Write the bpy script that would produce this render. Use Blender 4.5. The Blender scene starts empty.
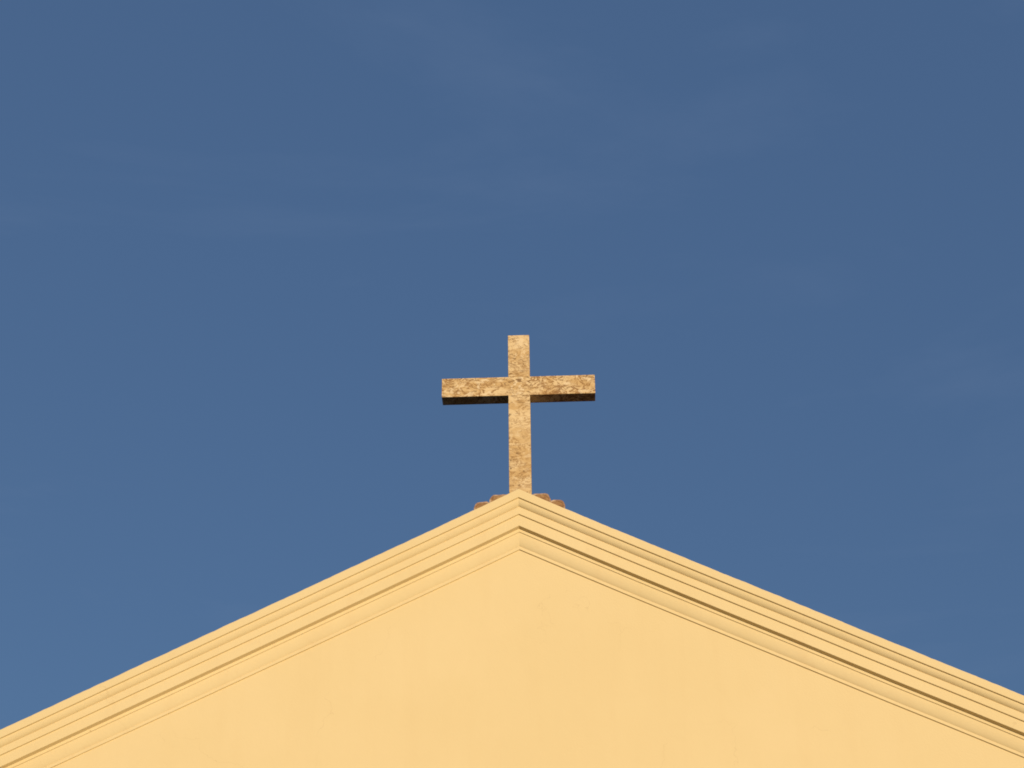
import bpy, bmesh, math, random
from mathutils import Vector, Matrix, noise

random.seed(7)
scene = bpy.context.scene
R = math.radians

# ------------------------------------------------------------------ camera
APEX = 8.30                       # height of the cornice peak above the ground (m)
cam_data = bpy.data.cameras.new("camera")
cam = bpy.data.objects.new("camera", cam_data)
scene.collection.objects.link(cam)
cam_data.sensor_width = 36.0
cam_data.lens = 1692.38 / 1024 * 36.0
cam_data.clip_start = 0.1
cam_data.clip_end = 5000
YAW, PITCH, ROLL = R(-2.0609), R(30.2438), R(-0.5489)
fw = Vector((math.sin(YAW) * math.cos(PITCH), math.cos(YAW) * math.cos(PITCH), math.sin(PITCH)))
rt = Vector((math.cos(YAW), -math.sin(YAW), 0))
up = rt.cross(fw)
rt2 = math.cos(ROLL) * rt + math.sin(ROLL) * up
up2 = -math.sin(ROLL) * rt + math.cos(ROLL) * up
cam.matrix_world = Matrix(((rt2.x, up2.x, -fw.x, 0.4311),
                           (rt2.y, up2.y, -fw.y, -13.6002),
                           (rt2.z, up2.z, -fw.z, APEX - 6.6809),
                           (0, 0, 0, 1)))
scene.camera = cam

# ------------------------------------------------------------------ light and sky
SUN_EL, SUN_AZ = R(9.0), R(24.0)           # low golden sun behind the camera, to its right
sd = Vector((math.sin(SUN_AZ) * math.cos(SUN_EL), -math.cos(SUN_AZ) * math.cos(SUN_EL), math.sin(SUN_EL)))
sun_data = bpy.data.lights.new("sun", 'SUN')
sun_data.energy = 3.85
sun_data.angle = R(0.5)
sun_data.color = (1.0, 0.80, 0.55)
sun = bpy.data.objects.new("sun", sun_data)
scene.collection.objects.link(sun)
sun.rotation_euler = (-sd).to_track_quat('-Z', 'Y').to_euler()
sun.location = sd * 60

world = bpy.data.worlds.new("World")
scene.world = world
world.use_nodes = True
wn, wl = world.node_tree.nodes, world.node_tree.links
wn.clear()
sky = wn.new('ShaderNodeTexSky')
sky.sky_type = 'NISHITA'
sky.sun_disc = False
sky.sun_elevation = SUN_EL
sky.sun_rotation = math.atan2(sd.x, sd.y)
sky.air_density = 1.0
sky.dust_density = 0.0
sky.ozone_density = 3.0
# thin cirrus: direction-space streaks, barely lighter than the blue
tc = wn.new('ShaderNodeTexCoord')
mp = wn.new('ShaderNodeMapping')
mp.inputs['Rotation'].default_value = (R(0), R(22), R(0))
mp.inputs['Scale'].default_value = (2.0, 2.0, 9.0)
mp.inputs['Location'].default_value = (4.3, 1.7, 5.2)
nz = wn.new('ShaderNodeTexNoise')
nz.inputs['Scale'].default_value = 1.5
nz.inputs['Detail'].default_value = 8
nz.inputs['Roughness'].default_value = 0.58
nz.inputs['Distortion'].default_value = 0.5
cr = wn.new('ShaderNodeMapRange')
cr.inputs['From Min'].default_value = 0.54
cr.inputs['From Max'].default_value = 0.80
cr.inputs['To Max'].default_value = 0.12
mx = wn.new('ShaderNodeMix'); mx.data_type = 'RGBA'
mx.inputs['B'].default_value = (2.2, 3.0, 4.6, 1)
bg = wn.new('ShaderNodeBackground')
bg.inputs['Strength'].default_value = 0.093
wo = wn.new('ShaderNodeOutputWorld')
wl.new(tc.outputs['Generated'], mp.inputs['Vector'])
wl.new(mp.outputs['Vector'], nz.inputs['Vector'])
wl.new(nz.outputs['Fac'], cr.inputs['Value'])
wl.new(cr.outputs['Result'], mx.inputs['Factor'])
# an even veil of clear-air blue over the physical sky
veil = wn.new('ShaderNodeMix'); veil.data_type = 'RGBA'
veil.inputs['Factor'].default_value = 0.68
veil.inputs['B'].default_value = (0.80, 1.53, 3.10, 1)
wl.new(sky.outputs['Color'], veil.inputs['A'])
wl.new(veil.outputs['Result'], mx.inputs['A'])
wl.new(mx.outputs['Result'], bg.inputs['Color'])
wl.new(bg.outputs['Background'], wo.inputs['Surface'])

scene.view_settings.view_transform = 'Standard'
scene.view_settings.look = 'None'
scene.view_settings.gamma = 1.0
scene.view_settings.use_curve_mapping = False
scene.view_settings.exposure = 0.0
scene.cycles.filter_width = 1.8


# ------------------------------------------------------------------ helpers
def link(name, bm, material, parent=None, smooth=False):
    bmesh.ops.recalc_face_normals(bm, faces=bm.faces)
    me = bpy.data.meshes.new(name)
    bm.to_mesh(me); bm.free()
    if smooth:
        for p in me.polygons: p.use_smooth = True
    me.materials.append(material)
    o = bpy.data.objects.new(name, me)
    scene.collection.objects.link(o)
    if parent: o.parent = parent
    return o


def thing(name, loc, label, cat):
    o = bpy.data.objects.new(name, None)
    scene.collection.objects.link(o)
    o.location = loc
    o['label'] = label; o['category'] = cat
    return o


def new_mat(name, rough):
    m = bpy.data.materials.new(name); m.use_nodes = True
    b = m.node_tree.nodes['Principled BSDF']
    b.inputs['Roughness'].default_value = rough
    b.inputs['Specular IOR Level'].default_value = 0.15
    return m, m.node_tree.nodes, m.node_tree.links, b


def noise_node(n, l, vec, scale, detail=4, rough=0.55, dist=0.0):
    t = n.new('ShaderNodeTexNoise')
    t.inputs['Scale'].default_value = scale
    t.inputs['Detail'].default_value = detail
    t.inputs['Roughness'].default_value = rough
    t.inputs['Distortion'].default_value = dist
    l.new(vec, t.inputs['Vector'])
    return t.outputs['Fac']


def ramp(n, l, fac, a, b):
    r = n.new('ShaderNodeMapRange'); r.interpolation_type = 'SMOOTHSTEP'
    r.inputs['From Min'].default_value = a; r.inputs['From Max'].default_value = b
    l.new(fac, r.inputs['Value'])
    return r.outputs['Result']


def mul(n, l, a, b):
    t = n.new('ShaderNodeMath'); t.operation = 'MULTIPLY'
    for k, v in enumerate((a, b)):
        if isinstance(v, (int, float)): t.inputs[k].default_value = v
        else: l.new(v, t.inputs[k])
    return t.outputs[0]


def mix(n, l, fac, a, b):
    t = n.new('ShaderNodeMix'); t.data_type = 'RGBA'
    if isinstance(fac, (int, float)): t.inputs['Factor'].default_value = fac
    else: l.new(fac, t.inputs['Factor'])
    for k, v in (('A', a), ('B', b)):
        if isinstance(v, tuple): t.inputs[k].default_value = (*v, 1)
        else: l.new(v, t.inputs[k])
    return t.outputs['Result']


def bump(n, l, b, height, strength, dist, prev=None):
    t = n.new('ShaderNodeBump')
    t.inputs['Strength'].default_value = strength
    t.inputs['Distance'].default_value = dist
    l.new(height, t.inputs['Height'])
    if prev: l.new(prev, t.inputs['Normal'])
    l.new(t.outputs['Normal'], b.inputs['Normal'])
    return t.outputs['Normal']


def coords(n, l, scale=(1, 1, 1), rot=(0, 0, 0)):
    t = n.new('ShaderNodeTexCoord'); m = n.new('ShaderNodeMapping')
    m.inputs['Scale'].default_value = scale; m.inputs['Rotation'].default_value = rot
    l.new(t.outputs['Object'], m.inputs['Vector'])
    return m.outputs['Vector']


# ------------------------------------------------------------------ materials
def plaster(name, base, pale, dark, weather):
    m, n, l, b = new_mat(name, 0.85)
    v = coords(n, l)
    c = mix(n, l, ramp(n, l, noise_node(n, l, v, 1.1, 5), 0.35, 0.7), base, pale)
    streak = noise_node(n, l, coords(n, l, (5, 5, 0.5)), 1.0, 5)
    c = mix(n, l, mul(n, l, ramp(n, l, streak, 0.5, 0.78), 0.16), c, dark)
    blot = noise_node(n, l, v, 9, 6, 0.65)
    c = mix(n, l, mul(n, l, ramp(n, l, blot, 0.55, 0.85), weather), c, dark)
    # sparse specks where the paint has flaked
    vo = n.new('ShaderNodeTexVoronoi'); vo.inputs['Scale'].default_value = 3.2
    l.new(v, vo.inputs['Vector'])
    sp = n.new('ShaderNodeMath'); sp.operation = 'LESS_THAN'; sp.inputs[1].default_value = 0.022
    l.new(vo.outputs['Distance'], sp.inputs[0])
    keep = ramp(n, l, noise_node(n, l, v, 2.3, 1), 0.62, 0.66)
    c = mix(n, l, mul(n, l, mul(n, l, sp.outputs[0], keep), 0.45), c, (0.30, 0.2, 0.08))
    # sparse hairline cracks
    wob = n.new('ShaderNodeTexNoise'); wob.inputs['Scale'].default_value = 5.0; wob.inputs['Detail'].default_value = 4
    l.new(v, wob.inputs['Vector'])
    add = n.new('ShaderNodeVectorMath'); add.operation = 'MULTIPLY_ADD'
    l.new(wob.outputs['Color'], add.inputs[0]); add.inputs[1].default_value = (0.30, 0.30, 0.30); l.new(v, add.inputs[2])
    ve = n.new('ShaderNodeTexVoronoi'); ve.feature = 'DISTANCE_TO_EDGE'; ve.inputs['Scale'].default_value = 1.1
    l.new(add.outputs[0], ve.inputs['Vector'])
    ln = n.new('ShaderNodeMath'); ln.operation = 'LESS_THAN'; ln.inputs[1].default_value = 0.0022
    l.new(ve.outputs['Distance'], ln.inputs[0])
    where = ramp(n, l, noise_node(n, l, v, 1.7, 2), 0.53, 0.62)
    c = mix(n, l, mul(n, l, mul(n, l, ln.outputs[0], where), 0.15), c, (0.42, 0.27, 0.11))
    l.new(c, b.inputs['Base Color'])
    p = bump(n, l, b, noise_node(n, l, v, 2.0, 3), 0.25, 0.02)
    bump(n, l, b, noise_node(n, l, v, 60, 4, 0.6), 0.25, 0.004, p)
    return m


M_wall = plaster('wall_plaster', (0.80, 0.64, 0.345), (0.815, 0.655, 0.36), (0.75, 0.575, 0.295), 0.10)
M_cornice = plaster('cornice_plaster', (0.80, 0.64, 0.345), (0.82, 0.66, 0.365), (0.71, 0.51, 0.26), 0.38)


def granite(name, seed, rot, chips, veins):
    m, n, l, b = new_mat(name, 0.55)
    v = coords(n, l, (1, 1, 1), rot)
    mp = v.node; mp.inputs['Location'].default_value = (seed, seed * 0.7, seed * 1.3)
    vs = coords(n, l, (1.0, 1.0, 1.7), rot)
    vs.node.inputs['Location'].default_value = (seed * 1.7, seed, seed)
    big = noise_node(n, l, vs, 3.2, 4, 0.55, 1.0)
    c = mix(n, l, ramp(n, l, big, 0.40, 0.60), (0.62, 0.42, 0.19), (0.76, 0.575, 0.315))
    # brown veins: thin bands where a warped noise passes its middle value
    vein = noise_node(n, l, vs, 6.5, 6, 0.66, 1.8)
    d = n.new('ShaderNodeMath'); d.operation = 'SUBTRACT'; d.inputs[1].default_value = 0.5
    l.new(vein, d.inputs[0])
    ab = n.new('ShaderNodeMath'); ab.operation = 'ABSOLUTE'; l.new(d.outputs[0], ab.inputs[0])
    inv = n.new('ShaderNodeMath'); inv.operation = 'SUBTRACT'; inv.inputs[0].default_value = 1.0
    l.new(ramp(n, l, ab.outputs[0], 0.012, 0.055), inv.inputs[1])
    patch = ramp(n, l, noise_node(n, l, v, 3.6, 3), 0.36, 0.54)
    c = mix(n, l, mul(n, l, mul(n, l, inv.outputs[0], patch), veins), c, (0.28, 0.135, 0.04))
    pale = noise_node(n, l, vs, 9, 5, 0.6, 1.2)
    c = mix(n, l, mul(n, l, ramp(n, l, pale, 0.54, 0.62), chips), c, (0.84, 0.68, 0.43))
    mid = noise_node(n, l, vs, 20, 5, 0.7, 1.0)
    where = ramp(n, l, noise_node(n, l, v, 4.5, 3), 0.40, 0.56)
    c = mix(n, l, mul(n, l, mul(n, l, ramp(n, l, mid, 0.53, 0.62), where), 0.5 + 0.4 * veins), c, (0.19, 0.095, 0.032))
    speck = noise_node(n, l, v, 38, 4, 0.65, 0.6)
    c = mix(n, l, mul(n, l, ramp(n, l, speck, 0.63, 0.69), 0.85), c, (0.07, 0.032, 0.012))
    l.new(c, b.inputs['Base Color'])
    bump(n, l, b, mid, 0.3, 0.004)
    return m


M_gran_post = granite('granite_lower_post', 3.1, (0, R(32), 0), 0.4, 0.6)
M_gran_beam = granite('granite_beam', 7.4, (0, R(-12), 0), 0.75, 0.9)
M_gran_top = granite('granite_top', 12.2, (0, R(20), 0), 0.55, 0.55)


def simple(name, a, bcol, scale, rough, bs=0.4):
    m, n, l, b = new_mat(name, rough)
    v = coords(n, l)
    f = noise_node(n, l, v, scale, 6, 0.65)
    c = mix(n, l, ramp(n, l, f, 0.35, 0.65), a, bcol)
    l.new(c, b.inputs['Base Color'])
    bump(n, l, b, f, bs, 0.006)
    return m


M_tile = simple('clay_tile', (0.10, 0.06, 0.045), (0.20, 0.10, 0.065), 14, 0.85)
M_endtile = simple('pale_clay_tile', (0.29, 0.16, 0.085), (0.60, 0.44, 0.29), 11, 0.9)
M_bounce_cut = simple('bounce_cut_top', (0.07, 0.055, 0.04), (0.14, 0.10, 0.07), 10, 0.95)  # dark finish added on the cornice top to keep the cross underside dim
M_mortar = simple('stained_mortar', (0.25, 0.13, 0.06), (0.46, 0.28, 0.13), 14, 0.95, 0.8)
M_ground = simple('ground_asphalt', (0.045, 0.045, 0.047), (0.06, 0.058, 0.055), 3, 0.9)

# ------------------------------------------------------------------ ground
bm = bmesh.new()
S = 1500
vs = [bm.verts.new((x, y, 0)) for x, y in ((-S, -S), (S, -S), (S, S), (-S, S))]
bm.faces.new(vs)
g = link('ground', bm, M_ground)
g['kind'] = 'structure'

# ------------------------------------------------------------------ church
SL = 0.4844                      # rise of the gable per metre
HALF = 6.4                       # half width of the facade
LEN = 18.0                       # length of the nave
church = thing('church', (0, 0, 0),
               'cream yellow plastered church with plain gable wall below the stone cross', 'church')

# walls: gable front, sides and back as one closed body (local z measured from the ground)
bm = bmesh.new()
eave, peak = APEX - 0.2 - SL * HALF, APEX - 0.2
sec = [(-HALF, 0.0), (HALF, 0.0), (HALF, eave), (0, peak), (-HALF, eave)]
f0 = [bm.verts.new((x, -0.165, z)) for x, z in sec]
f1 = [bm.verts.new((x, LEN, z)) for x, z in sec]
bm.faces.new(f0); bm.faces.new(f1[::-1])
for k in range(5):
    if k == 0: continue
    bm.faces.new((f0[k], f0[(k + 1) % 5], f1[(k + 1) % 5], f1[k]))
link('gable_wall', bm, M_wall, church)

# raking cornice: moulded profile (drop below the top edge, projection from the wall)
def arc(d0, p0, d1, p1, k=7, span=68):     # convex round from a vertical start to a steep underside
    out = []
    T = R(span)
    for i in range(k + 1):
        t = i / k * T
        out.append((d0 + (d1 - d0) * math.sin(t) / math.sin(T),
                    p0 - (p0 - p1) * (1 - math.cos(t)) / (1 - math.cos(T))))
    return out

PROF = [(-0.012, -0.02), (0.0, 0.291), (0.003, 0.298), (0.008, 0.300), (0.080, 0.300), (0.083, 0.299), (0.086, 0.287)]
PROF += arc(0.088, 0.285, 0.156, 0.255)
PROF += [(0.157, 0.258), (0.159, 0.259), (0.223, 0.259), (0.226, 0.258), (0.229, 0.246), (0.232, 0.245)]
PROF += [(0.330, 0.246), (0.333, 0.245), (0.345, 0.209), (0.348, 0.207)]
PROF += [(0.371, 0.207), (0.374, 0.206), (0.377, 0.199)]
PROF += arc(0.379, 0.198, 0.500, 0.174, 9, 62)
PROF += [(0.501, 0.176), (0.503, 0.177), (0.525, 0.177), (0.528, 0.176), (0.532, 0.155)]

def cornice(side):
    bm = bmesh.new()
    N = 260
    rows = []
    L = HALF + 0.32
    for i in range(N + 1):
        x = L * i / N
        row = []
        for j, (d, p) in enumerate(PROF):
            wv = noise.noise(Vector((x * 1.6 + side * 31, j * 0.02, 3.3))) * 0.0022 * min(1, x * 3)
            if j in (1, 2, 3):      # the worn, uneven top edge
                wv += (noise.noise(Vector((x * 5.5, side * 9.1, 0))) * 0.0025
                       + noise.noise(Vector((x * 23, side * 4.7, 5))) * 0.003) * min(1, x * 4)
            px = noise.noise(Vector((x * 1.3, j * 0.03, side * 17.0))) * 0.0015
            row.append(bm.verts.new((side * x, -(p + px), APEX - d * (1 - 0.0145 * x) - SL * x + wv + 0.014 * math.exp(-x / 0.7))))
        rows.append(row)
    for i in range(N):
        for j in range(len(PROF) - 1):
            bm.faces.new((rows[i][j], rows[i][j + 1], rows[i + 1][j + 1], rows[i + 1][j]))
    bm.faces.new(rows[-1])
    o = link('raking_cornice', bm, M_cornice, church)
    o.data.materials.append(M_bounce_cut)
    for k in range(N):                       # the unseen top face is darkened to cut bounce onto the cross
        o.data.polygons[k * (len(PROF) - 1)].material_index = 1
    return o

cornice(-1); cornice(1)

# roof: barrel tiled slopes, columns of tiles running down from the ridge, overlapping in courses
bm = bmesh.new()
PER, COURSE = 0.24, 0.36
y0, y1 = 0.26, LEN + 0.2
ny = int((y1 - y0) / (PER / 8))
for side in (-1, 1):
    prev = None
    slope_len = HALF + 0.55
    nc = int(slope_len / COURSE)
    us = []
    for c in range(nc):
        us += [(c * COURSE, 0.0), (c * COURSE + COURSE - 0.004, 0.026)]
    for (u, lift) in us:
        row = []
        for k in range(ny + 1):
            y = y0 + (y1 - y0) * k / ny
            h = abs(math.sin(math.pi * y / PER)) * 0.055
            row.append(bm.verts.new((side * u, y, APEX - 0.10 - SL * u + h + lift)))
        if prev:
            for k in range(ny):
                bm.faces.new((prev[k], prev[k + 1], row[k + 1], row[k]))
        prev = row
roof = link('roof', bm, M_tile, church)
# ridge caps run along the ridge behind the cross
bm = bmesh.new()
for c in range(int((LEN - 0.3) / 0.4)):
    ya, yb = 0.30 + c * 0.4, 0.30 + c * 0.4 + 0.43
    A, B = [], []
    for k in range(9):
        t = math.pi * k / 8
        A.append(bm.verts.new((0.135 * math.cos(t), ya, APEX - 0.13 + 0.150 * math.sin(t))))
        B.append(bm.verts.new((0.120 * math.cos(t), yb, APEX - 0.13 + 0.132 * math.sin(t))))
    for k in range(8): bm.faces.new((A[k], A[k + 1], B[k + 1], B[k]))
link('ridge_cap', bm, M_tile, roof)

# the barrel tiles bedded in mortar on each side of the cross foot
def end_tile(cx, half, top, hgt, skew, ya=-0.06):
    def outline(a, h, base):
        pts = []
        for k in range(15):
            t = math.pi * k / 14
            c, s = math.cos(t), math.sin(t)
            x = a * math.copysign(abs(c) ** 0.62, c)
            z = h * abs(s) ** 0.62
            pts.append((cx + x, base + z + skew * x))
        return pts
    base = APEX + top - hgt
    th = 0.014
    o = outline(half, hgt, base)
    i = outline(half - th, hgt - th, base)
    bm = bmesh.new()
    fo = [bm.verts.new((x + noise.noise(Vector((x * 22, z * 22, 1))) * 0.009, ya, z + noise.noise(Vector((x * 22, z * 22, 9))) * 0.010)) for x, z in o]
    fi = [bm.verts.new((x, ya, z)) for x, z in i]
    bo = [bm.verts.new((x, ya + 0.34, z)) for x, z in o]
    bi = [bm.verts.new((x, ya + 0.34, z)) for x, z in i]
    for k in range(14):
        bm.faces.new((fo[k], fo[k + 1], fi[k + 1], fi[k]))
        bm.faces.new((fo[k], bo[k], bo[k + 1], fo[k + 1]))
        bm.faces.new((fi[k], fi[k + 1], bi[k + 1], bi[k]))
        bm.faces.new((bo[k], bi[k], bi[k + 1], bo[k + 1]))
    t = link('end_tile', bm, M_endtile, roof)
    # mortar plug a little behind the rim
    bm = bmesh.new()
    pl = outline(half - th - 0.001, hgt - th - 0.001, base)
    pl = pl + [(cx - half + th, base - 0.22), (cx + half - th, base - 0.22)]
    a = [bm.verts.new((x, ya + 0.002 + noise.noise(Vector((x * 25, z * 25, 4))) * 0.005, z)) for x, z in pl]
    b = [bm.verts.new((x, ya + 0.33, z)) for x, z in pl]
    bm.faces.new(a); bm.faces.new(b[::-1])
    for k in range(len(a)):
        bm.faces.new((a[k], a[(k + 1) % len(a)], b[(k + 1) % len(a)], b[k]))
    link('mortar', bm, M_mortar, t)

end_tile(-0.178, 0.092, 0.080, 0.10, 0.02)
end_tile(0.188, 0.092, 0.082, 0.10, 0.00)
end_tile(-0.325, 0.082, 0.016, 0.10, 0.05, -0.05)
end_tile(0.330, 0.076, 0.018, 0.10, -0.02, -0.05)

# ------------------------------------------------------------------ cross
CX, AT, AH, AD, PT, HW = 0.0072, 1.3304, 0.1985, 0.1529, 1.7864, 0.1
cross = thing('granite_cross', (CX, 0.0, APEX - 0.15),
              'mottled tan granite Latin cross standing on the peak of the church gable', 'cross')

def block(name, x0, x1, z0, z1, mat, yoff=0.0, bev=0.002):
    bm = bmesh.new()
    bmesh.ops.create_cube(bm, size=1)
    for v in bm.verts:
        v.co.x = x0 + (v.co.x + 0.5) * (x1 - x0)
        v.co.y = yoff + (v.co.y + 0.5) * AD
        v.co.z = z0 + (v.co.z + 0.5) * (z1 - z0) + 0.15
    bmesh.ops.bevel(bm, geom=bm.edges[:], offset=bev, segments=2, affect='EDGES', profile=0.5)
    return link(name, bm, mat, cross)

block('upright', -HW, HW, -0.15, AT - AH, M_gran_post)
block('crossbeam', -0.7201 - CX * 0, 0.7057, AT - AH + 0.0005, AT, M_gran_beam, 0.0)
block('upper_arm', -HW, HW, AT + 0.0005, PT, M_gran_top)
